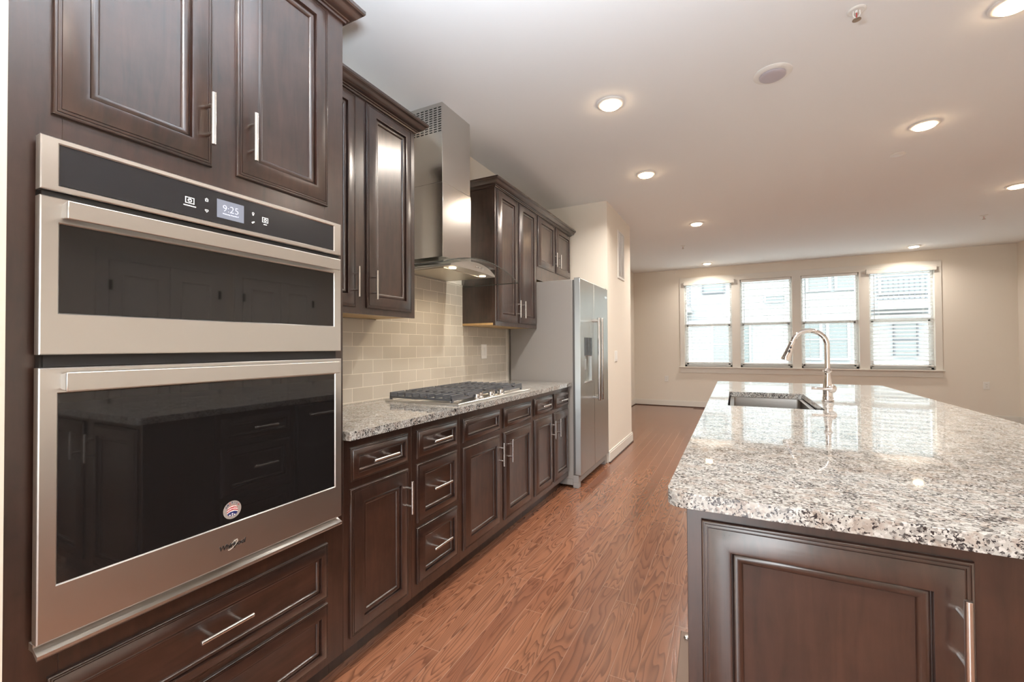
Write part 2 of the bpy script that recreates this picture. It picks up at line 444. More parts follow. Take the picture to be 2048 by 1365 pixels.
def front(kind, root, a0, a1, b0, b1, F=FB, h=None, label=None):
    """kind door / drawer / blank; h = (ca, cb, vertical)"""
    small = (b1 - b0) < 0.15
    o = panel({'blank': 'false_front'}.get(kind, kind), F, a0, a1, b0, b1, root, 0.64 if small else 1.18 if (b1 - b0) > .35 else .88 if (b1 - b0) > .22 else .74, ESPH if kind != 'door' else ESP)
    if h: handle(F, h[0], h[1], h[2], o, off=.0045 if (not h[2]) else .016)
    return o


bc = thing('base_cabinet', 'dark base cabinet with one drawer over one door, beside the double oven', 'cabinet', (XB, 1.35, 0), 'base cabinets along the left wall')
base_body(1.158, 1.539, bc)
front('drawer', bc, 1.187, 1.507, .712, .838, h=(1.347, .775, False)); front('door', bc, 1.187, 1.510, .136, .684, h=(1.487, .57, True))
bc = thing('base_cabinet', 'dark three-drawer base cabinet left of the gas cooktop', 'cabinet', (XB, 1.73, 0), 'base cabinets along the left wall')
base_body(1.539, 1.920, bc)
for z0, z1 in ((.710, .838), (.422, .685), (.150, .400)): front('drawer', bc, 1.571, 1.888, z0, z1, h=(1.7295, {.710: .775, .422: .555, .150: .277}[z0], False))
bc = thing('base_cabinet', 'wide dark base cabinet under the cooktop with two doors and two plain fronts', 'cabinet', (XB, 2.38, 0), 'base cabinets along the left wall')
base_body(1.920, 2.835, bc)
for a0, a1, hy in ((1.946, 2.347, 2.325), (2.404, 2.806, 2.440)):
    front('blank', bc, a0, a1, .708, .832); front('door', bc, a0, a1, .143, .680, h=(hy, .568, True))
bc = thing('base_cabinet', 'dark base cabinet with two drawers over two doors, beside the refrigerator', 'cabinet', (XB, 3.2, 0), 'base cabinets along the left wall')
base_body(2.835, 3.590, bc)
for a0, a1, hy in ((2.868, 3.205, 3.176), (3.247, 3.572, 3.285)):
    front('drawer', bc, a0, a1, .714, .838, h=((a0 + a1) / 2, .775, False)); front('door', bc, a0, a1, .143, .685, h=(hy, .570, True))

CROWN = [(0, 0), (.008, 0), (.0095, .007), (.0155, .009), (.017, .013), (.022, .0145), (.030, .0185), (.038, .0255), (.044, .034), (.048, .0405), (.054, .0425), (.056, .046), (.058, .048), (.058, .060), (0, .060)]


def crown(path, z, parent):
    """sweep CROWN along an open XY polyline, the profile growing to the left of the walk direction"""
    m = MB(); pts = [Vector((p[0], p[1], 0)) for p in path]; rings = []
    for i, p in enumerate(pts):
        dirs = []
        if i > 0: dirs.append((p - pts[i - 1]).normalized())
        if i < len(pts) - 1: dirs.append((pts[i + 1] - p).normalized())
        ns = [Vector((d.y, -d.x, 0)) for d in dirs]
        n = ns[0] if len(ns) == 1 else (ns[0] + ns[1]) / (1 + ns[0].dot(ns[1]))
        rings.append([(p.x + n.x * o, p.y + n.y * o, z + h) for o, h in CROWN])
    m.quadring(rings)
    return m.build('crown_moulding', ESPH, parent, sharp=40)


# tall oven cabinet
tc = thing('tall_oven_cabinet', 'full-height dark wood cabinet housing the steel double oven', 'cabinet', (XB, .738, 0))
Y0, Y1 = .3185, 1.1575
m = MB()
m.box(XW + .002, XB - .02, Y0, Y0 + .02, .102, 2.44).box(XW + .002, XB - .02, Y1 - .02, Y1, .102, 2.44)
m.box(XW + .002, XW + .012, Y0 + .02, Y1 - .02, .102, 2.44)
m.box(XW + .012, XB - .02, Y0 + .02, Y1 - .02, .102, .60).box(XW + .012, XB - .02, Y0 + .02, Y1 - .02, 1.665, 2.44)
m.box(XW + .002, -1.359, Y0, Y1, 0, .102)
m.build('body', ESP, tc)
m = MB().box(XB - .02, XB, Y0, .400, .102, 2.44).box(XB - .02, XB, 1.077, Y1, .102, 2.44)
m.box(XB - .02, XB, .400, 1.077, .102, .625).box(XB - .02, XB, .400, 1.077, 1.635, 2.44)
m.build('face_frame', ESP, tc, bevel=.0008)
front('door', tc, .382, .700, 1.712, 2.414, h=(.680, 1.828, True)); front('door', tc, .767, 1.085, 1.712, 2.414, h=(.797, 1.828, True))
front('drawer', tc, .382, 1.085, .341, .531, h=(.730, .445, False)); front('drawer', tc, .382, 1.085, .130, .323, h=(.730, .235, False))
crown([(XB, Y0), (XB, Y1), (-1.640, Y1)], 2.419, tc)

# wall cabinets
XU = -1.575; FU = frm('+X', XU)


def wall_cab(y0, y1, z0, label, doors):
    wc = thing('wall_cabinet', label, 'cabinet', (XU, (y0 + y1) / 2, z0), 'wall cabinets above the worktop')
    y0 += .0005; y1 -= .0005
    m = MB().box(XW + .002, XU - .019, y0 + .016, y1 - .016, z0 + .020, 2.44).box(XW + .002, XU - .019, y0, y0 + .016, z0 + .020, 2.44).box(XW + .002, XU - .019, y1 - .016, y1, z0 + .020, 2.44)
    m.box(XU - .019, XU, y0, y1, z0, 2.44)
    m.build('body', ESP, wc, bevel=.0008)
    MB().box(XW + .003, XU - .0195, y0, y1, z0 + .004, z0 + .0195).build('underside_panel', MAPLE, wc)
    for a0, a1, b0, b1, hy, hz in doors: front('door', wc, a0, a1, b0, b1, F=FU, h=(hy, hz, True))
    return wc
u1 = wall_cab(1.158, 1.920, 1.373, 'dark two-door wall cabinet between the double oven and the range hood', [(1.185, 1.490, 1.403, 2.396, 1.469, 1.516), (1.556, 1.885, 1.403, 2.396, 1.584, 1.514)])
crown([(XU, 1.2165), (XU, 1.9195), (XW + .004, 1.9195)], 2.402, u1)
u2 = wall_cab(2.835, 3.597, 1.373, 'dark two-door wall cabinet to the right of the range hood', [(2.865, 3.195, 1.405, 2.396, 3.170, 1.516), (3.237, 3.567, 1.405, 2.396, 3.262, 1.516)])
crown([(XW + .004, 2.8355), (XU, 2.8355), (XU, 3.597)], 2.402, u2)
u3 = wall_cab(3.597, 4.511, 1.815, 'short dark wall cabinet with two doors directly over the refrigerator', [(3.622, 4.022, 1.937, 2.396, 3.990, 2.054), (4.070, 4.486, 1.937, 2.396, 4.100, 2.054)])
crown([(XU, 3.597), (XU, 4.5105), (-1.64, 4.5105)], 2.402, u3)

# ------------------------------------------------------------------ stone tops
def rounded_rect(x0, x1, y0, y1, r, n=5):
    pts = []
    for cx, cy, a0 in ((x1 - r[1], y0 + r[1], -90), (x1 - r[2], y1 - r[2], 0), (x0 + r[3], y1 - r[3], 90), (x0 + r[0], y0 + r[0], 180)):
        rr = {(-90): r[1], 0: r[2], 90: r[3], 180: r[0]}[a0]
        if rr <= 0: pts.append((cx, cy)); continue
        for i in range(n + 1):
            a = R(a0 + 90 * i / n); pts.append((cx + rr * math.cos(a), cy + rr * math.sin(a)))
    return pts
def slab(name, outer, inner, z0, z1, mtl, parent=None, bev=.004):
    bm = bmesh.new(); loops = [outer] + ([inner] if inner else [])
    es = []; vs_all = []
    for lp in loops:
        vs = [bm.verts.new((x, y, z0)) for x, y in lp]; vs_all.append(vs)
        es += [bm.edges.new((vs[i], vs[(i + 1) % len(vs)])) for i in range(len(vs))]
    bmesh.ops.triangle_fill(bm, use_beauty=True, use_dissolve=False, edges=es)
    fs = list(bm.faces); ret = bmesh.ops.extrude_face_region(bm, geom=fs)
    bmesh.ops.translate(bm, verts=[g for g in ret['geom'] if isinstance(g, bmesh.types.BMVert)], vec=(0, 0, z1 - z0))
    bmesh.ops.recalc_face_normals(bm, faces=bm.faces)
    me = bpy.data.meshes.new(name); bm.to_mesh(me); bm.free(); me.materials.append(mtl)
    o = bpy.data.objects.new(name, me); COL.objects.link(o)
    if parent: o.parent = parent; me.transform(Matrix.Translation(-world_of(parent)))
    md = o.modifiers.new('edge', 'BEVEL'); md.width = bev; md.segments = 3; md.limit_method = 'ANGLE'; md.angle_limit = R(50)
    me.shade_smooth(); me.set_sharp_from_angle(angle=R(40))
    return o
ZTOP = 0.905
tag(slab('countertop', rounded_rect(XW + .002, -1.249, 1.1595, 3.596, (0, .004, .004, 0)), None, ZB, ZTOP, GRANITE), 'speckled grey granite worktop carrying the gas cooktop', 'countertop')
IS0, IS1, IY0, IY1 = -0.134, 0.985, 0.984, 4.215
tag(slab('countertop', rounded_rect(IS0, IS1, IY0, IY1, (.035, .035, .02, .02)), rounded_rect(-.034, .381, 2.52, 3.292, (.012, .012, .012, .012))[::-1], ZB, ZTOP, GRANITE, bev=.005),
    'pale speckled granite island top with the sink cut into it', 'countertop')
tag(MB().box(XW + .0005, XW + .009, 1.159, 3.545, ZTOP + .0005, 1.372).box(XW + .0005, XW + .009, 1.921, 2.834, 1.372, 1.689).build('tile_backsplash', TILE),
    'beige subway tile backsplash behind the gas cooktop', 'backsplash')

# ------------------------------------------------------------------ island cabinets
FI = frm('-Y', 1.02); FS = frm('-X', -0.096)
ic = thing('island_cabinet', 'dark end cabinet of the island with its raised panel doors toward the viewer', 'cabinet', (.41, 1.02, 0), 'island cabinets')
MB().box(-.096, .92, 1.02, 1.329, .102, ZB - .001).box(-.04, .88, 1.08, 1.329, 0, .102).build('body', ESP, ic, bevel=.001)
front('door', ic, -.067, .356, .143, .846, F=FI, h=(.333, .728, True)); front('door', ic, .470, .893, .143, .846, F=FI, h=(.493, .728, True))


def side_cab(y0, y1, label, panels):
    c_ = thing('island_cabinet', label, 'cabinet', (-.096, (y0 + y1) / 2, 0), 'island cabinets')
    y0 += .0005; y1 -= .0005
    m = MB().box(-.096, -.076, y0, y1, .102, ZB - .001).box(-.076, .52, y0, y0 + .018, .102, ZB - .001).box(-.076, .52, y1 - .018, y1, .102, ZB - .001)
    m.box(.50, .52, y0 + .018, y1 - .018, .102, ZB - .001).box(-.076, .50, y0 + .018, y1 - .018, .102, .120).box(-.02, .50, y0, y1, 0, .102)
    m.build('body', ESP, c_)
    for kind, a0, a1, b0, b1, h in panels: front(kind, c_, a0, a1, b0, b1, F=FS, h=h)
side_cab(1.33, 1.79, 'dark island drawer stack facing the oven aisle', [('drawer', 1.36, 1.76, .712, .838, (1.59, .775, False)), ('drawer', 1.36, 1.76, .43, .685, (1.59, .56, False)), ('drawer', 1.36, 1.76, .143, .405, (1.59, .275, False))])
side_cab(2.39, 3.31, 'dark island cabinet directly under the sink', [('blank', 2.42, 2.83, .712, .838, None), ('blank', 2.87, 3.28, .712, .838, None), ('door', 2.42, 2.83, .143, .685, (2.80, .57, True)), ('door', 2.87, 3.28, .143, .685, (2.90, .57, True))])
side_cab(3.31, 4.18, 'dark island cabinet nearest the living room windows', [('drawer', 3.34, 3.73, .712, .838, (3.535, .775, False)), ('drawer', 3.76, 4.15, .712, .838, (3.955, .775, False)), ('door', 3.34, 3.73, .143, .685, (3.70, .57, True)), ('door', 3.76, 4.15, .143, .685, (3.79, .57, True))])
dw = thing('dishwasher', 'dark dishwasher set into the island side facing the cooktop aisle', 'dishwasher', (-.096, 2.09, 0))
MB().box(-.09, .48, 1.793, 2.387, .105, .865).build('body', BLACKP, dw)
MB().box(-.125, -.09, 1.794, 2.386, .115, .862).build('door', BLACKP, dw, bevel=.003)
mm = MB().tube([(-.165, 1.85, .80), (-.165, 2.33, .80)], .009, 12)
for y in (1.88, 2.30): mm.tube([(-.165, y, .80), (-.12, y, .80)], .007, 8)
mm.build('handle', NICKEL, dw)
MB().box(-.03, .40, 1.793, 2.387, .0, .10).build('toe_panel', BLACKP, dw)
kp = thing('toe_kick_plate', 'loose grey-brown metal plate lying on the floor against the island corner', 'plate', (-.15, 1.4, 0))
PLATE = mat('dull_brown_metal', (0.15, 0.10, 0.075), 0.42, 0.35)
mp = MB(); mp.quadring([[(-.168, 1.0, z), (-.062, 1.0, z), (-.115, 1.97, z), (-.213, 1.97, z)] for z in (.0005, .022)])
mp.build('plate', PLATE, kp, bevel=.002)
MB().lathe([(.013, 0), (.013, .005), (.009, .010), (.003, .011)], (-.185, 1.925, .022), 16).build('screw', NICKEL, kp)

# sink
sk = thing('kitchen_sink', 'rectangular stainless undermount sink in the island top', 'sink', (.17, 2.9, .66))
SINKM = steel_mat('sink_steel', (0.30, 0.285, 0.27), 0.30, (1, 1, 1))
o_ = rounded_rect(-.026, .373, 2.528, 3.284, (.03,) * 4); zt = ZB - .0008
def ringz(sh, z):
    cx, cy = .1735, 2.906
    return [(x - math.copysign(min(sh, abs(x - cx)), x - cx), y - math.copysign(min(sh, abs(y - cy)), y - cy), z) for x, y in o_]
m = MB(); m.quadring([ringz(-.02, zt), ringz(0, zt), ringz(.002, zt - .02), ringz(.008, .69), ringz(.02, .675), ringz(.17, .672)], close_first=False)
bs = m.build('basin', SINKM, sk); md = bs.modifiers.new('shell', 'SOLIDIFY'); md.thickness = .0015; md.offset = 1
MB().lathe([(.045, .001), (.045, .004), (.036, .005), (.030, .002), (.006, .002)], (.1735, 3.10, .672), 24).build('drain', NICKEL, sk)

# faucet
FX, FY = .451, 2.918
fc = thing('kitchen_faucet', 'polished gooseneck pull-down faucet standing behind the island sink', 'faucet', (FX, FY, ZTOP))
m = MB().lathe([(.028, 0), (.029, .003), (.027, .008), (.024, .010), (.0235, .014), (.0262, .016), (.0262, .020), (.0235, .024), (.0225, .040), (.0225, .062), (.0215, .085), (.0180, .112), (.0150, .135), (.0135, .150), (.0150, .158), (.0205, .163), (.0215, .168), (.0190, .173), (.0150, .176), (.0128, .182)], (FX, FY, ZTOP), 32)
m.build('faucet_body', CHROME, fc)
pts = [(FX, FY, ZTOP + .175), (FX, FY, 1.14), (FX, FY, 1.19)]
cxx, czz, rr = FX - .081, 1.212, .081
for i in range(0, 23): a = R(i * 7.5); pts.append((cxx + rr * math.cos(a), FY, czz + rr * math.sin(a)))
end = Vector(pts[-1]); dirn = (Vector(pts[-1]) - Vector(pts[-2])).normalized()
MB().tube(pts, .0128, 20).build('spout', CHROME, fc)
hp = [end + dirn * t for t in (0, .004, .008, .012, .02, .045, .075, .095, .104, .108, .110)]
hd = MB().tube(hp, [.0135, .0155, .0155, .0142, .0150, .0172, .0205, .0235, .0250, .0245, .020], 24).build('spray_head', CHROME, fc)
side = Vector((0, -1, 0)); bt = MB()
c1 = end + dirn * .034 + side * .0155; c2 = end + dirn * .060 + side * .0178
px = Vector((0, -1, 0)).cross(dirn)
for c_, la, lb in ((c1, .0055, .006), (c2, .006, .013)):
    ring = [[c_ + dirn * (lb * math.sin(a)) + px * (la * math.cos(a)) + side * h for a in [2 * math.pi * k / 16 for k in range(16)]] for h in (-.002, .0012)]
    bt.quadring(ring)
bt.build('spray_buttons', mat('dark_rubber', (.02, .016, .02), .35), hd)
lv = MB()
lv.lathe([(.002, -.026), (.010, -.0245), (.018, -.018), (.0235, -.009), (.0255, 0), (.0235, .010), (.018, .018), (.010, .024)], (FX + .014, FY - .010, .976), 24, axis='Y')
lv.tube([(FX + .012, FY - .034, .976), (FX - .012, FY - .036, .976), (FX - .045, FY - .037, .977), (FX - .066, FY - .038, .978), (FX - .078, FY - .038, .978), (FX - .0785, FY - .038, .978)], [.0075, .0062, .0066, .0076, .0070, .003], 14)
lv.build('lever_handle', CHROME, fc)

# ------------------------------------------------------------------ double oven
ov = thing('double_wall_oven', 'stainless double wall oven with black glass doors in the tall cabinet', 'oven', (-1.26, .735, .60))
OY0, OY1 = .356, 1.114; XO = -1.244
MB().box(XW + .03, XB + .004, .402, 1.075, .630, 1.630).build('oven_body', BLACKP, ov)
MB().box(XB + .0005, XO - .020, .362, 1.108, .612, 1.648).build('mounting_frame', BLACKP, ov)
def framed(name, y0, y1, z0, z1, gy0, gy1, gz0, gz1, x0, x1, glass, gname):
    m = MB()
    r = lambda a0, a1, b0, b1, x: [(x, a0, b0), (x, a1, b0), (x, a1, b1), (x, a0, b1)]
    m.quadring([r(y0, y1, z0, z1, x0), r(y0, y1, z0, z1, x1 - .002), r(y0 + .002, y1 - .002, z0 + .002, z1 - .002, x1),
                r(gy0 - .003, gy1 + .003, gz0 - .003, gz1 + .003, x1), r(gy0, gy1, gz0, gz1, x1 - .004)])
    d = m.build(name, STEEL, ov, sharp=25)
    MB().box(x1 - .0039, x1 - .003, gy0, gy1, gz0, gz1).build(gname, glass, d)
    return d
cp = framed('control_panel', OY0, OY1, 1.540, 1.651, .385, 1.083, 1.554, 1.638, XO - .024, XO, PGLASS, 'panel_glass')
ud = framed('upper_door', OY0, OY1, 1.202, 1.527, .386, 1.083, 1.289, 1.473, XO - .024, XO, BGLASS, 'glass_window')
ld = framed('lower_door', OY0, OY1 + .002, .621, 1.175, .386, 1.087, .731, 1.121, XO - .024, XO, BGLASS, 'glass_window')
for d, z0, z1 in ((ud, 1.481, 1.5185), (ld, 1.1265, 1.166)):
    m = MB(); x1 = XO + .030
    m.quadring([[(XO, .388, z0 + .004), (XO, .388, z1 - .004), (XO, .392, z1 - .004), (XO, .392, z0 + .004)], [(x1, .388, z0), (x1, .388, z1), (x1, .392, z1), (x1, .392, z0)]])
    m.box(XO + .024, x1, .388, 1.085, z0, z1)
    for y in (.400, 1.062): m.box(XO - .001, XO + .024, y, y + .015, z0 + .006, z1 - .006)
    m.build('handle', STEEL, d, bevel=.002)
MB().box(XB + .001, XO - .008, OY0 + .004, OY1 - .004, 1.5285, 1.5385).build('vent_gap', DARK, ov)
m = MB().box(XB + .001, XO - .014, OY0 + .010, OY1 - .012, 1.177, 1.200)
m.box(XO - .0145, XO - .013, .60, .69, 1.184, 1.190)
m.build('middle_vent', BLACKP, ov)
m = MB().box(XB + .001, XO - .018, OY0, OY1, .604, .619)
m.quadring([[(XO - .018, y, .604), (XO + .002, y, .592), (XO + .005, y, .596), (XO + .005, y, .602), (XO - .018, y, .612)] for y in (OY0, OY1)])
m.build('bottom_trim', STEEL, ov)


def text_mesh(name, s, size, mtl, parent, origin, ua, ub, nrm, shear=0, extrude=.0004, bold=0, space=1, mirror=False):
    cu = bpy.data.curves.new(name, 'FONT'); cu.body = s; cu.size = size; cu.shear = shear; cu.extrude = extrude; cu.offset = bold
    cu.align_x = 'CENTER'; cu.align_y = 'CENTER'; cu.space_character = space; cu.resolution_u = 3
    to = bpy.data.objects.new(name, cu); COL.objects.link(to)
    bpy.context.view_layer.update()
    me = bpy.data.meshes.new_from_object(to.evaluated_get(bpy.context.evaluated_depsgraph_get())); bpy.data.objects.remove(to)
    ua, ub, nrm = Vector(ua), Vector(ub), Vector(nrm)
    M = Matrix.Translation(Vector(origin)) @ Matrix((ua, ub, nrm)).transposed().to_4x4()
    me.transform(Matrix.Translation(-world_of(parent)) @ M); me.name = name
    me.materials.clear(); me.materials.append(mtl)
    o = bpy.data.objects.new(name, me); COL.objects.link(o); o.parent = parent
    return o
YU, ZU, XN = (0, 1, 0), (0, 0, 1), (1, 0, 0)
ICON = mat('lit_white_icon', (.8, .8, .8), .5, emit=(1, 1, 1), es=.8)
DISP = mat('grey_blue_display', (.10, .105, .12), .3, emit=(.30, .33, .42), es=.62)
CLK = mat('display_digits', (.7, .72, .9), .5, emit=(.78, .80, 1.0), es=1.0)
XG = XO - .003
dsp = MB().box(XG, XG + .0006, .696, .769, 1.570, 1.620).build('display', DISP, cp)
text_mesh('clock_digits', '9:25', .0265, CLK, dsp, (XG + .0010, .7325, 1.5975), YU, ZU, XN, bold=-.0007)
text_mesh('date_line', 'Wednesday, December 7', .0042, CLK, dsp, (XG + .0010, .7325, 1.5830), YU, ZU, XN)
ic_ = MB()
def bx(y0, y1, z0, z1): ic_.box(XG, XG + .0005, y0, y1, z0, z1)
def outline(y0, y1, z0, z1, t): bx(y0, y1, z0, z0 + t); bx(y0, y1, z1 - t, z1); bx(y0, y0 + t, z0, z1); bx(y1 - t, y1, z0, z1)
def ringi(cy, cz, r0, r1, a0=0, a1=360):
    n = 14
    pts = [(R(a0 + (a1 - a0) * i / n)) for i in range(n + 1)]
    for i in range(n):
        q = [(XG + .0005, cy + r * math.cos(a), cz + r * math.sin(a)) for r, a in ((r0, pts[i]), (r1, pts[i]), (r1, pts[i + 1]), (r0, pts[i + 1]))]
        ic_.poly(q)
ic_ = MB(); outline(.619, .640, 1.587, 1.603, .0016); ringi(.6295, 1.595, .0032, .0050); bx(.6288, .6302, 1.595, 1.599); bx(.615, .644, 1.580, 1.5822); ic_.build('upper_oven_icon', ICON, cp)
ic_ = MB(); outline(.824, .842, 1.588, 1.603, .0014); ringi(.833, 1.5955, .0030, .0046); bx(.8323, .8337, 1.5955, 1.599); bx(.828, .838, 1.581, 1.5832); ic_.build('lower_oven_icon', ICON, cp)
ic_ = MB(); outline(.6665, .6735, 1.604, 1.609, .0010); ic_.poly([(XG + .0005, .6645, 1.609), (XG + .0005, .6700, 1.6135), (XG + .0005, .6755, 1.609), (XG + .0005, .6700, 1.6118)]); ic_.build('home_icon', ICON, cp)
ic_ = MB(); ringi(.6680, 1.5800, .0014, .0026, 0, 180); ringi(.6722, 1.5800, .0014, .0026, 0, 180); ic_.poly([(XG + .0005, .6654, 1.580), (XG + .0005, .6668, 1.580), (XG + .0005, .6701, 1.5765), (XG + .0005, .6701, 1.5745)]); ic_.poly([(XG + .0005, .6748, 1.580), (XG + .0005, .6734, 1.580), (XG + .0005, .6701, 1.5765), (XG + .0005, .6701, 1.5745)]); ic_.build('favourite_icon', ICON, cp)
ic_ = MB(); ringi(.796, 1.606, .0020, .0034); ringi(.796, 1.6018, .0012, .0022); ic_.build('lamp_icon', ICON, cp)
ic_ = MB(); ringi(.7945, 1.579, .0008, .0027); ringi(.7985, 1.5815, .0005, .0020); ic_.build('tools_icon', ICON, cp)
LOGOD = mat('dark_logo', (.06, .055, .055), .35, .6); LOGOL = mat('bright_logo', (.85, .84, .82), .2, 1.0)
lg = text_mesh('lettering', 'Whirlpool', .0185, LOGOD, ld, (XO + .0008, .7375, .6700), YU, ZU, XN, shear=.15, extrude=.0008, bold=.0003, space=.92)
sw = MB()
pts = [];
for i in range(25):
    a = R(-150 + 290 * i / 24); pts.append((XO + .0019, .7385 + .0115 * math.cos(a) + .0058 * math.sin(a), .6700 + .0052 * math.cos(a) * .9 + .0098 * math.sin(a)))
sw.tube(pts, [.0002 + .0009 * math.sin(math.pi * i / 24) for i in range(25)], 6)
sw.build('logo_swoosh', LOGOL, ld)
# round flag sticker on the lower glass
SX = XO - .0028; scy, scz, sr = .739, .7655, .0245
stk = MB().lathe([(sr, 0), (sr, .0003)], (SX, scy, scz), 40, axis='X').build('round_sticker', mat('grey_sticker', (.36, .33, .31), .4), ld)
stk['label'] = 'round sticker with stars and stripes'
WH = mat('sticker_white', (.85, .85, .85), .5); RD = mat('sticker_red', (.45, .03, .04), .5); BL = mat('sticker_blue', (.02, .03, .14), .5)
def inoval(y, z): return ((y) / .0150) ** 2 + ((z) / .0158) ** 2 < 1
fl = MB(); N = 30; st = .034 / N
for i in range(N):
    for j in range(N):
        y = -.017 + (i + .5) * st; z = -.017 + (j + .5) * st
        zz = z + .003
        if not inoval(y, zz): continue
        bend = zz - .0045 * math.sin((y + .015) / .030 * math.pi)
        if bend < -.0055:
            k = 2
            for sy, sz in ((-.0065, -.0105), (.0, -.0085), (.006, -.0115), (.0005, -.0140)):
                if abs(y - sy) + abs(zz - sz) < .0028: k = 0
        else:
            k = 1 if int((bend + .0055) / .0030) % 2 else 0
        fl.poly([(SX + .0006, scy + y + dy_ * st / 2, scz + z + dz_ * st / 2) for dy_, dz_ in ((-1, -1), (1, -1), (1, 1), (-1, 1))], k)
fl.build('flag_print', [WH, RD, BL], stk)
for k, ch in enumerate('AMERICA'):
    a = R(148 - k * 19.3); u = Vector((0, math.sin(a), -math.cos(a))); v = Vector((0, math.cos(a), math.sin(a)))
    text_mesh('sticker_letter', ch, .0065, RD if k in (2, 6) else BL, stk, (SX + .0007, scy + .0195 * math.cos(a), scz + .0195 * math.sin(a)), u, v, XN, extrude=.0001, bold=.0001)

# ------------------------------------------------------------------ cooktop
ck = thing('gas_cooktop', 'five-burner stainless gas cooktop with black iron grates on the worktop', 'cooktop', (-1.53, 2.37, ZTOP))
CX0, CX1, CY0, CY1 = -1.785, -1.284, 1.915, 2.815
m = MB()
r = lambda i, z: [(CX0 + i, CY0 + i, z), (CX1 - i, CY0 + i, z), (CX1 - i, CY1 - i, z), (CX0 + i, CY1 - i, z)]
m.quadring([r(0, ZTOP + .0003), r(0, ZTOP + .009), r(.003, ZTOP + .012), r(.012, ZTOP + .012), r(.022, ZTOP + .006)])
m.build('tray', STEEL, ck, sharp=25)
BR = [(-1.66, 2.06, .034), (-1.42, 2.06, .042), (-1.58, 2.365, .055), (-1.66, 2.67, .042), (-1.42, 2.67, .034)]
for x, y, rr_ in BR:
    b_ = MB().lathe([(rr_ + .012, 0), (rr_ + .012, .006), (rr_ + .004, .012), (rr_, .014)], (x, y, ZTOP + .006), 28).build('burner', NICKEL, ck)
    MB().lathe([(rr_, 0), (rr_ + .001, .004), (rr_ - .004, .008), (.004, .008)], (x, y, ZTOP + .0202), 28).build('burner_cap', IRON, b_)
ZG = .957
for k, (y0, y1, xf) in enumerate(((1.935, 2.215, -1.345), (2.222, 2.505, -1.385), (2.512, 2.792, -1.345))):
    m = MB()
    nb = 9 if k != 1 else 8
    for i in range(nb):
        x = -1.765 + i * .0525
        if x > xf: break
        m.quadring([[(x - .0055, a, b) for a, b in ((y0, ZG - .022), (y0, ZG - .002), (y0 + .004, ZG), (y0 + .115, ZG), (y0 + .125, ZG - .012), (y0 + .110, ZG - .020))],
                    [(x + .0055, a, b) for a, b in ((y0, ZG - .022), (y0, ZG - .002), (y0 + .004, ZG), (y0 + .115, ZG), (y0 + .125, ZG - .012), (y0 + .110, ZG - .020))]])
        m.quadring([[(x - .0055, a, b) for a, b in ((y1, ZG - .022), (y1, ZG - .002), (y1 - .004, ZG), (y1 - .115, ZG), (y1 - .125, ZG - .012), (y1 - .110, ZG - .020))],
                    [(x + .0055, a, b) for a, b in ((y1, ZG - .022), (y1, ZG - .002), (y1 - .004, ZG), (y1 - .115, ZG), (y1 - .125, ZG - .012), (y1 - .110, ZG - .020))]])
    for yy in (y0 + .001, y1 - .011): m.box(-1.772, xf + .006, yy, yy + .010, ZG - .032, ZG - .020)
    m.box(-1.772, xf + .006, (y0 + y1) / 2 - .004, (y0 + y1) / 2 + .004, ZG - .012, ZG - .0005)
    for xx in (-1.772, xf - .004): m.box(xx, xx + .010, y0 + .001, y1 - .001, ZG - .032, ZG - .020)
    for xx in (-1.772, xf - .004):
        for yy in (y0 + .001, y1 - .013): m.box(xx, xx + .012, yy, yy + .012, ZTOP + .0065, ZG - .02)
    m.build('grate', IRON, ck, bevel=.0012)
for i, y in enumerate((2.165, 2.245, 2.320, 2.385, 2.455)):
    x = (-1.325, -1.352, -1.322, -1.352, -1.325)[i]
    kb = MB().lathe([(.024, 0), (.024, .004), (.018, .007), (.0165, .010)], (x, y, ZTOP + .0062), 24).build('knob', NICKEL, ck)
    MB().lathe([(.0155, 0), (.0160, .018), (.0150, .021), (.003, .021)], (x, y, ZTOP + .0163), 20).box(x - .016, x + .016, y - .0045, y + .0045, ZTOP + .030, ZTOP + .043).build('knob_grip', NICKEL, kb)

# ------------------------------------------------------------------ range hood
hd_ = thing('range_hood', 'wall-mounted steel chimney range hood with curved glass over the cooktop', 'range hood', (-1.6, 2.378, 1.69))
XH = -1.602
MB().box(XW + .001, XH, 2.220, 2.540, 2.2405, ZC - .001).build('upper_chimney', STEELV, hd_, bevel=.002)
MB().box(XW + .001, XH + .003, 2.217, 2.543, 1.775, 2.2395).build('lower_chimney', STEELV, hd_, bevel=.002)
m = MB()
for c_ in range(7):
    for r_ in range(11):
        x0 = -1.632 - c_ * .034; z0 = 2.712 - r_ * .0148
        m.box(x0, x0 + .022, 2.2188, 2.2199, z0 - .0052, z0)
m.build('vent_slots', DARK, hd_)
HY = 2.378
def gz(y, extra=0): return 1.747 - .079 * ((y - HY) / .457) ** 2 + extra
g = MB(); n = 28; ys = [HY - .455 + .91 * i / n for i in range(n + 1)]
bot = [[(x, y, gz(y)) for y in ys] for x in (XW + .012, -1.382)]
rings = []
for i, y in enumerate(ys):
    rings.append([(XW + .010, y, gz(y)), (-1.382, y, gz(y)), (-1.382, y, gz(y) + .007), (XW + .010, y, gz(y) + .007)])
g.quadring(rings)
HG = g.build('glass_canopy', [HGLASS], hd_, sharp=60)
EDGE = mat('dark_glass_edge', (.06, .065, .06), .15)
e = MB()
for y in (ys[0], ys[-1]): e.box(XW + .010, -1.382, y - .0012, y + .0012, gz(y) + .0005, gz(y) + .0068)
e.quadring([[(-1.3819, y, gz(y) + .001), (-1.3809, y, gz(y) + .001), (-1.3809, y, gz(y) + .006), (-1.3819, y, gz(y) + .006)] for y in ys])
e.build('glass_edge', EDGE, HG)
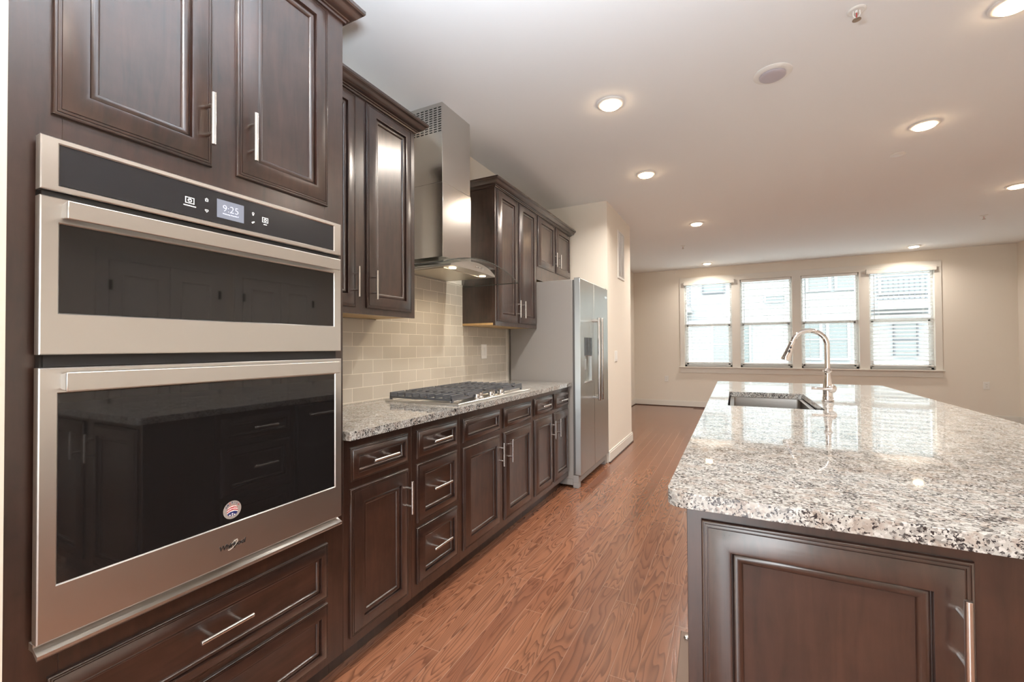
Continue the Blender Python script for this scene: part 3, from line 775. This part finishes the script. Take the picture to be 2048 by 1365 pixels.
# steel body under the glass: flat bottom, arched front strip
BY0, BY1, XBF = 2.105, 2.628, -1.462
yy = [BY0 + (BY1 - BY0) * i / 20 for i in range(21)]
m = MB(); rings = []
for y in yy:
    bow = .022 * (1 - ((y - (BY0 + BY1) / 2) / ((BY1 - BY0) / 2)) ** 2)
    top = gz(y) - .003
    top = max(top - .018 * (abs(y - 2.366) / .262) ** 2, 1.700)
    rings.append([(XW + .011, y, 1.690), (XBF + bow, y, 1.690), (XBF + bow, y, top), (XW + .011, y, top)])
m.quadring(rings); m.build('canopy_body', STEEL, hd_, sharp=25)
MB().box(XW + .05, XBF - .075, BY0 + .035, BY1 - .035, 1.6862, 1.6898).build('filter_panel', steel_mat('filter_steel', (.75, .72, .64), .4), hd_)
LENS = mat('hood_lamp_lens', (1, .9, .75), .3, emit=(1, .82, .55), es=9)
for y in (2.185, 2.535):
    MB().lathe([(.022, 0), (.022, -.003), (.004, -.004)], (-1.505, y, 1.6895), 20).build('lamp_lens', LENS, hd_)
    a_ = area('hood_lamp', (-1.505, y, 1.684), (0, 0, 0), .03, .03, 1.1, (1, .78, .5), shape='DISK', spread=150); a_.parent = hd_; a_.location -= Vector(hd_.location)
m = MB()
for i in range(5): m.lathe([(.0045, 0), (.0045, .003)], (XBF + .0215, 2.340 + i * .018, 1.717), 10, axis='X')
m.build('control_buttons', NICKEL, hd_)

# ------------------------------------------------------------------ refrigerator
rf = thing('refrigerator', 'stainless side-by-side refrigerator with ice dispenser beside the white column', 'refrigerator', (-1.5, 4.05, 0))
RX = -1.172
MB().box(XW + .03, -1.242, 3.601, 4.509, .075, 1.792).build('body', GRAYSIDE, rf, bevel=.003)
MB().box(-1.2418, -1.2262, 3.608, 4.503, .115, 1.788).build('door_gasket', mat('grey_gasket', (.10, .10, .10), .6), rf)
MB().box(XW + .06, -1.247, 3.603, 4.507, .022, .0745).build('base', GRAYSIDE, rf, bevel=.002)
# dispenser opening in the left door
DY0, DY1, DZ0, DZ1 = 3.712, 3.938, .890, 1.292
def fdoor(y0, y1, hole=None):
    m = MB(); z0, z1 = .112, 1.800
    if not hole:
        m.box(-1.226, RX, y0, y1, z0, z1); return m
    a0, a1, b0, b1 = hole
    rr = lambda x, A0, A1, B0, B1: [(x, A0, B0), (x, A1, B0), (x, A1, B1), (x, A0, B1)]
    m.quadring([rr(-1.226, y0, y1, z0, z1), rr(RX, y0, y1, z0, z1), rr(RX, *hole), rr(RX - .048, *hole)])
    return m
d1 = fdoor(3.602, 4.010, (DY0, DY1, DZ0, 1.128)).build('freezer_door', STEELF, rf, bevel=.004)
d2 = fdoor(4.018, 4.509).build('refrigerator_door', STEELF, rf, bevel=.004)
MB().box(RX - .0005, RX + .0022, DY0, DY1, 1.132, DZ1).build('dispenser_display', PGLASS, d1, bevel=.001)
m = MB().box(RX - .046, RX + .008, DY0 + .002, DY1 - .002, DZ0, DZ0 + .014).box(RX - .0455, RX - .030, DY0 + .07, DY0 + .155, 1.00, 1.10)
m.build('dispenser_tray', NICKEL, d1, bevel=.002)
for d, y in ((d1, 3.962), (d2, 4.066)):
    m = MB().tube([(RX + .062, y, .716), (RX + .062, y, .724), (RX + .062, y, 1.470), (RX + .062, y, 1.478)], [.0115, .0135, .0135, .0115], 18)
    hb = m.build('handle', NICKEL, d, sharp=50)
    for z in (.742, 1.452): MB().box(RX - .0005, RX + .062, y - .010, y + .010, z - .013, z + .013).build('handle_bracket', CHROME, hb, bevel=.004)
MB().box(RX, RX + .002, 4.40, 4.475, 1.700, 1.722).build('badge', LOGOL, d2)
GR = mat('grey_grille', (.34, .33, .32), .5)
MB().box(-1.2465, -1.196, 3.603, 4.507, .045, .108).build('bottom_grille', GR, rf, bevel=.003)
MB().box(-1.2465, -1.196, 3.603, 3.66, .0005, .0445).build('foot', GR, rf, bevel=.003); MB().box(-1.2465, -1.196, 4.45, 4.507, .0005, .0445).build('foot', GR, rf, bevel=.003); MB().box(XW + .06, XW + .12, 3.603, 4.507, .0005, .0215).build('rear_foot_rail', GR, rf)
MB().box(-1.230, -1.180, 3.612, 3.640, 1.8005, 1.808).build('hinge_cover', GR, rf, bevel=.002); MB().box(-1.230, -1.180, 4.47, 4.50, 1.8005, 1.808).build('hinge_cover', GR, rf, bevel=.002)

# ------------------------------------------------------------------ plates, vents
def plate(name, label, cat, P, a, b, w_, h_, kind, group=None):
    """P(a,b,h) mapping; kind outlet/switch/double"""
    o = thing(name, label, cat, P(a, b, 0), group)
    m = MB(); rings = []
    for i, t in ((0, 0), (0, .003), (.004, .006)):
        rings.append([P(a - w_ / 2 + i, b - h_ / 2 + i, t), P(a + w_ / 2 - i, b - h_ / 2 + i, t), P(a + w_ / 2 - i, b + h_ / 2 - i, t), P(a - w_ / 2 + i, b + h_ / 2 - i, t)])
    m.quadring(rings); m.build('cover_plate', WHITEP, o)
    m = MB(); cs = [a] if kind != 'double' else [a - w_ / 4.2, a + w_ / 4.2]
    for c in cs:
        rings = [[P(c - .0165, b - .033, .006), P(c + .0165, b - .033, .006), P(c + .0165, b + .033, .006), P(c - .0165, b + .033, .006)],
                 [P(c - .0155, b - .032, .0085), P(c + .0155, b - .032, .0085), P(c + .0155, b + .032, .0085), P(c - .0155, b + .032, .0085)]]
        m.quadring(rings)
    m.build('rocker' if kind != 'outlet' else 'receptacle', WHITEP, o)
    if kind == 'outlet':
        m = MB()
        for dz in (-.018, .018):
            for dx_ in (-.006, .006):
                q = [P(a + dx_ - .001, b + dz - .005, .0086), P(a + dx_ + .001, b + dz - .005, .0086), P(a + dx_ + .001, b + dz + .005, .0086), P(a + dx_ - .001, b + dz + .005, .0086)]
                m.poly(q)
        m.build('slots', DARK, o)
    return o
plate('wall_switch', 'white switch plate on the tiled backsplash left of the refrigerator', 'switch', frm('+X', XW + .0095), 3.150, 1.176, .088, .120, 'double')
plate('wall_switch', 'white light switch on the column beside the refrigerator', 'switch', frm('+X', -1.1775), 4.872, 1.101, .115, .120, 'double')
plate('wall_outlet', 'white outlet low on the far wall left of the windows', 'outlet', frm('-Y', YF - .0005), -1.235, .549, .073, .117, 'outlet')
plate('wall_outlet', 'white outlet low on the far wall right of the windows', 'outlet', frm('-Y', YF - .0005), 3.458, .572, .073, .117, 'outlet')
vg = thing('wall_vent', 'tall white return-air grille high on the column', 'vent', (-1.178, 5.14, 2.27))
P = frm('+X', -1.1775)
m = MB(); a0, a1, b0, b1 = 4.985, 5.300, 1.990, 2.545
rr = lambda i, t: [P(a0 + i, b0 + i, t), P(a1 - i, b0 + i, t), P(a1 - i, b1 - i, t), P(a0 + i, b1 - i, t)]
m.quadring([rr(0, 0), rr(0, .004), rr(.004, .010), rr(.022, .012), rr(.024, .002)], close_last=False); m.build('frame', WHITEP, vg)
m = MB(); nsl = 34
for i in range(nsl):
    z = b0 + .03 + (b1 - b0 - .06) * i / (nsl - 1)
    m.quadring([[P(a, z - .0045, .0022), P(a, z - .0035, .0022), P(a, z + .0045, .0100), P(a, z + .0035, .0100)] for a in (a0 + .024, a1 - .024)])
m.box(-1.1750, -1.1672, (a0 + a1) / 2 - .004, (a0 + a1) / 2 + .004, b0 + .024, b1 - .024)
m.build('slats', WHITEP, vg)
MB().box(-1.1774, -1.1765, a0 + .022, a1 - .022, b0 + .022, b1 - .022).build('backing', mat('dark_duct', (.10, .085, .07), .8), vg)
fv = thing('floor_register', 'brown metal floor register near the far wall', 'vent', (-.55, 9.15, 0))
MB().box(-.72, -.40, 9.10, 9.20, .0003, .004).build('frame', PLATE, fv, bevel=.001)
m = MB()
for i in range(14): m.box(-.70 + i * .0205, -.69 + i * .0205, 9.115, 9.185, .0041, .0046)
m.build('slots', DARK, fv)

# ------------------------------------------------------------------ ceiling fittings
LED = mat('lit_diffuser', (1, 1, 1), .4, emit=(1.0, .70, .42), es=36.0)
OFFL = mat('unlit_diffuser', (.50, .46, .50), .45)
def ceiling_light(x, y, lit, label, rad=.085, group='lit ceiling lights', pw=19):
    o = thing('ceiling_light', label, 'ceiling light', (x, y, ZC), group)
    k = rad / .085
    MB().lathe([(.085 * k, -.0005), (.085 * k, -.005), (.079 * k, -.009), (.068 * k, -.0110), (.060 * k, -.0118), (.058 * k, -.0108)], (x, y, ZC), 40).build('trim_ring', WHITEP, o)
    MB().lathe([(.0575 * k, -.0112), (.0575 * k, -.0195), (.054 * k, -.0220), (.045 * k, -.0230), (.004, -.0235)], (x, y, ZC), 32).build('diffuser', LED if lit else OFFL, o)
    if lit:
        a_ = area('lamp_light', (0, 0, -.0250), (0, 0, 0), .100, .100, pw, WARM, shape='DISK', spread=150); a_.parent = o
    return o
for x, y, s in ((-.678, 2.726, 'lit ceiling light above the wall cabinet and range hood'), (1.135, 2.752, 'lit ceiling light at the upper right corner of the view'),
                (-.683, 3.992, 'lit ceiling light in front of the cabinet over the refrigerator'), (1.192, 3.993, 'large-looking lit ceiling light above the far part of the island'),
                (-.405, 5.905, 'lit ceiling light just past the white column'), (2.446, 5.951, 'lit ceiling light near the living room right wall, at the edge of view'),
                (-.437, 8.867, 'small lit ceiling light close above the leftmost window'), (2.498, 8.868, 'small lit ceiling light close above the rightmost window')):
    ceiling_light(x, y, True, s, pw=11 if y > 8 else 19)
for x, y, s in ((-.68, .20, 'nearest the oven cabinet'), (1.14, .20, 'nearest the island end'), (-.45, -1.70, 'nearest the glazed rear opening'), (1.14, -1.70, 'in the far rear corner')): ceiling_light(x, y, True, 'lit ceiling light behind the viewer, ' + s)  # added, unseen ceiling lights that brighten the room from behind the camera
ceiling_light(.207, 2.842, False, 'unlit round white ceiling light above the island', .096, None)
for x, y, s in ((.513, 2.480, 'white ceiling sprinkler with hanging deflector near the top edge of view'), (2.653, 7.152, 'small ceiling sprinkler over the right side of the living room'),
                (-.684, 7.137, 'small ceiling sprinkler over the left side of the living room')):
    o = thing('sprinkler_head', s, 'sprinkler', (x, y, ZC), 'ceiling sprinklers')
    MB().lathe([(.036, -.0005), (.036, -.004), (.030, -.007), (.018, -.004)], (x, y, ZC), 28).build('escutcheon', WHITEP, o)
    m = MB().tube([(x - .012, y, ZC - .003), (x - .013, y, ZC - .022), (x - .004, y, ZC - .038), (x, y, ZC - .044)], .0028, 8).tube([(x + .012, y, ZC - .003), (x + .013, y, ZC - .022), (x + .004, y, ZC - .038), (x, y, ZC - .044)], .0028, 8).tube([(x, y, ZC - .003), (x, y, ZC - .014)], .006, 10)
    m.build('frame', WHITEP, o)
    MB().tube([(x, y, ZC - .014), (x, y, ZC - .036)], .0022, 8).build('bulb', mat('red_bulb', (.5, .05, .06), .1), o)
    MB().lathe([(.017, -.044), (.017, -.046), (.003, -.046)], (x, y, ZC), 20).build('deflector', mat('tan_deflector', (.40, .33, .26), .4, .6), o)
tag(MB().lathe([(.050, -.0005), (.050, -.004), (.046, -.006), (.004, -.006)], (1.185, 4.524, ZC), 28).build('ceiling_cover_plate', WHITEP), 'flat round white cover plate on the ceiling past the unlit light', 'cover plate')
tag(MB().lathe([(.012, .0), (.012, -.01), (.006, -.018)], (-1.052, YF - .0005, 2.675), 16, axis='Y').build('wall_sensor', WHITEP), 'tiny sensor high on the far wall above the left window corner', 'sensor')

# ------------------------------------------------------------------ blinds
SLAT = mat('white_blind_slat', (.86, .87, .86), .45)
nm = ('leftmost', 'second from the left', 'third from the left, behind the faucet', 'rightmost')
for i, (a, b) in enumerate(WIN):
    bl = thing('window_blind', 'open white slatted blind in the %s window' % nm[i], 'blind', ((a + b) / 2, YF + .015, ZT), 'window blinds')
    a_, b_ = a + .012, b - .012; y = YF + .026
    MB().box(a_, b_, y - .022, y + .022, ZT - .045, ZT - .002).build('headrail', SLAT, bl, bevel=.002)
    tilt = R((-5, -9, -6, -22)[i]); dz = .031 * math.sin(tilt); dy = .031 * math.cos(tilt)
    m = MB(); z = ZT - .075; zb = (.885, .875, .880, .868)[i]
    while z > zb + .03:
        m.quadring([[(x, y - dy, z - dz), (x, y, z + .0018), (x, y + dy, z + dz), (x, y + dy, z + dz - .0026), (x, y, z - .0008), (x, y - dy, z - dz - .0026)] for x in (a_ + .004, b_ - .004)])
        z -= .062
    m.build('slats', SLAT, bl, sharp=60)
    MB().box(a_ + .003, b_ - .003, y - .024, y + .024, zb - .010, zb + .008).build('bottom_rail', SLAT, bl, bevel=.003)
    m = MB()
    for x in (a_ + .12, b_ - .12):
        m.tube([(x, y - .026, ZT - .045), (x, y - .026, zb)], .0010, 6).tube([(x, y + .026, ZT - .045), (x, y + .026, zb)], .0010, 6)
    m.build('ladder_cord', WHITEP, bl)
    WAND = mat('wand', (.45, .45, .47), .3)
    MB().tube([(a_ + .055, y - .034, ZT - .05), (a_ + .055, y - .034, 1.60)], .0035, 8).build('tilt_wand', WAND, bl)
    if i in (0, 3):
        m = MB().box(a - .008, b + .045 if i == 0 else b + .012, YF - .072, YF - .060, ZT - .052, ZT + .030)
        x0, x1 = (a - .008, b + .045) if i == 0 else (a - .045, b + .012)
        m = MB().box(x0, x1, YF - .072, YF - .062, ZT - .050, ZT + .028).box(x0, x1, YF - .074, YF - .060, ZT + .012, ZT + .030)
        m.box(x0, x0 + .01, YF - .062, YF - .0185, ZT - .050, ZT + .028).box(x1 - .01, x1, YF - .062, YF - .0185, ZT - .050, ZT + .028)
        m.build('valance', TRIMW, bl, bevel=.002)

# ------------------------------------------------------------------ outside
YE = 18.0
def ex(x, z, k=YE / 16): return x * k, (z - HC) * k + HC
SIDE = mat('pale_vinyl_siding', (.150, .158, .162), .6)
nb = thing('neighbouring_building', 'pale sided apartment building across the street beyond the windows', 'building', (1.5, YE, -3))
m = MB(); z = -3.0
prof = []
while z < 7.5: prof += [(0, z), (-.008, z + .001)]; z += .24; prof += [(0, z)]
rings = []
for x in (-16, 20): rings.append([(x, YE + d, zz) for d, zz in prof] + [(x, YE + 4, 7.5), (x, YE + 4, -3.0)])
m.quadring(rings); m.build('siding', SIDE, nb, sharp=20)
WINT = mat('building_window_glass', (.090, .102, .102), .3); WTR = mat('building_trim', (.195, .195, .195), .5); DKT = mat('dark_building_frame', (.05, .053, .06), .5)
def bwin(x0, x1, z0, z1, frame=WTR, t=.10):
    (x0, z0), (x1, z1) = ex(x0, z0), ex(x1, z1)
    m = MB(); m.box(x0 - t, x1 + t, YE - .07, YE - .021, z0 - t, z0).box(x0 - t, x1 + t, YE - .07, YE - .021, z1, z1 + t).box(x0 - t, x0, YE - .07, YE - .021, z0, z1).box(x1, x1 + t, YE - .07, YE - .021, z0, z1)
    m.box(x0, x1, YE - .06, YE - .021, (z0 + z1) / 2 - .025, (z0 + z1) / 2 + .025)
    f = m.build('window', frame, nb)
    MB().box(x0, x1, YE - .045, YE - .022, z0, z1).build('pane', WINT, f)
bwin(-.90, -.30, 2.98, 4.2, DKT, .05); bwin(-.62, -.12, .55, 1.97, WTR, .07); bwin(.05, .42, .62, 1.95, WTR, .07); bwin(-3.2, -2.4, .5, 1.9); bwin(-3.2, -2.4, 3.0, 4.4)
bwin(2.02, 2.52, 2.90, 4.2, WTR, .08); bwin(2.74, 3.22, 2.90, 4.2, WTR, .08); bwin(1.86, 2.28, .83, 1.95, WTR, .08); bwin(2.52, 2.96, .83, 1.95, WTR, .08); bwin(4.05, 4.52, .90, 1.80, DKT, .04); bwin(.9, 1.4, 2.6, 2.75, WTR, .05)
bwin(3.75, 4.95, 2.7, 4.5, WTR, .08); bwin(6.0, 6.8, .8, 2.1)
def balcony(x0, x1, z0, z1, mtl):
    (x0, z0), (x1, z1) = ex(x0, z0), ex(x1, z1)
    b_ = MB().box(x0, x1, YE - .9, YE - .021, z0 - .18, z0).build('balcony_slab', WTR, nb)
    m = MB().box(x0, x1, YE - .90, YE - .86, z1 - .05, z1).box(x0, x1, YE - .90, YE - .86, z0 + .05, z0 + .09)
    n = int((x1 - x0) / .125)
    for i in range(n + 1): xx = x0 + (x1 - x0 - .03) * i / n; m.box(xx, xx + .03, YE - .89, YE - .87, z0, z1)
    m.build('railing', mtl, b_)
balcony(3.50, 4.85, 2.36, 3.05, DKT); balcony(-2.6, -1.25, 2.45, 3.30, DKT)
bx2 = MB().box(-16, 20, YE - .12, YE - .021, 2.02, 2.17).build('band_board', WTR, nb)
g_ = MB().box(-30, 30, 9.6, 40, -3.2, -3.0).build('ground_outside', mat('pale_paving', (.25, .25, .24), .8)); struct(g_)
g2 = MB().box(-12, 12, -30, -3.45, -3.2, -3.0).build('ground_behind', mat('pale_paving_rear', (.5, .5, .48), .8)); struct(g2)
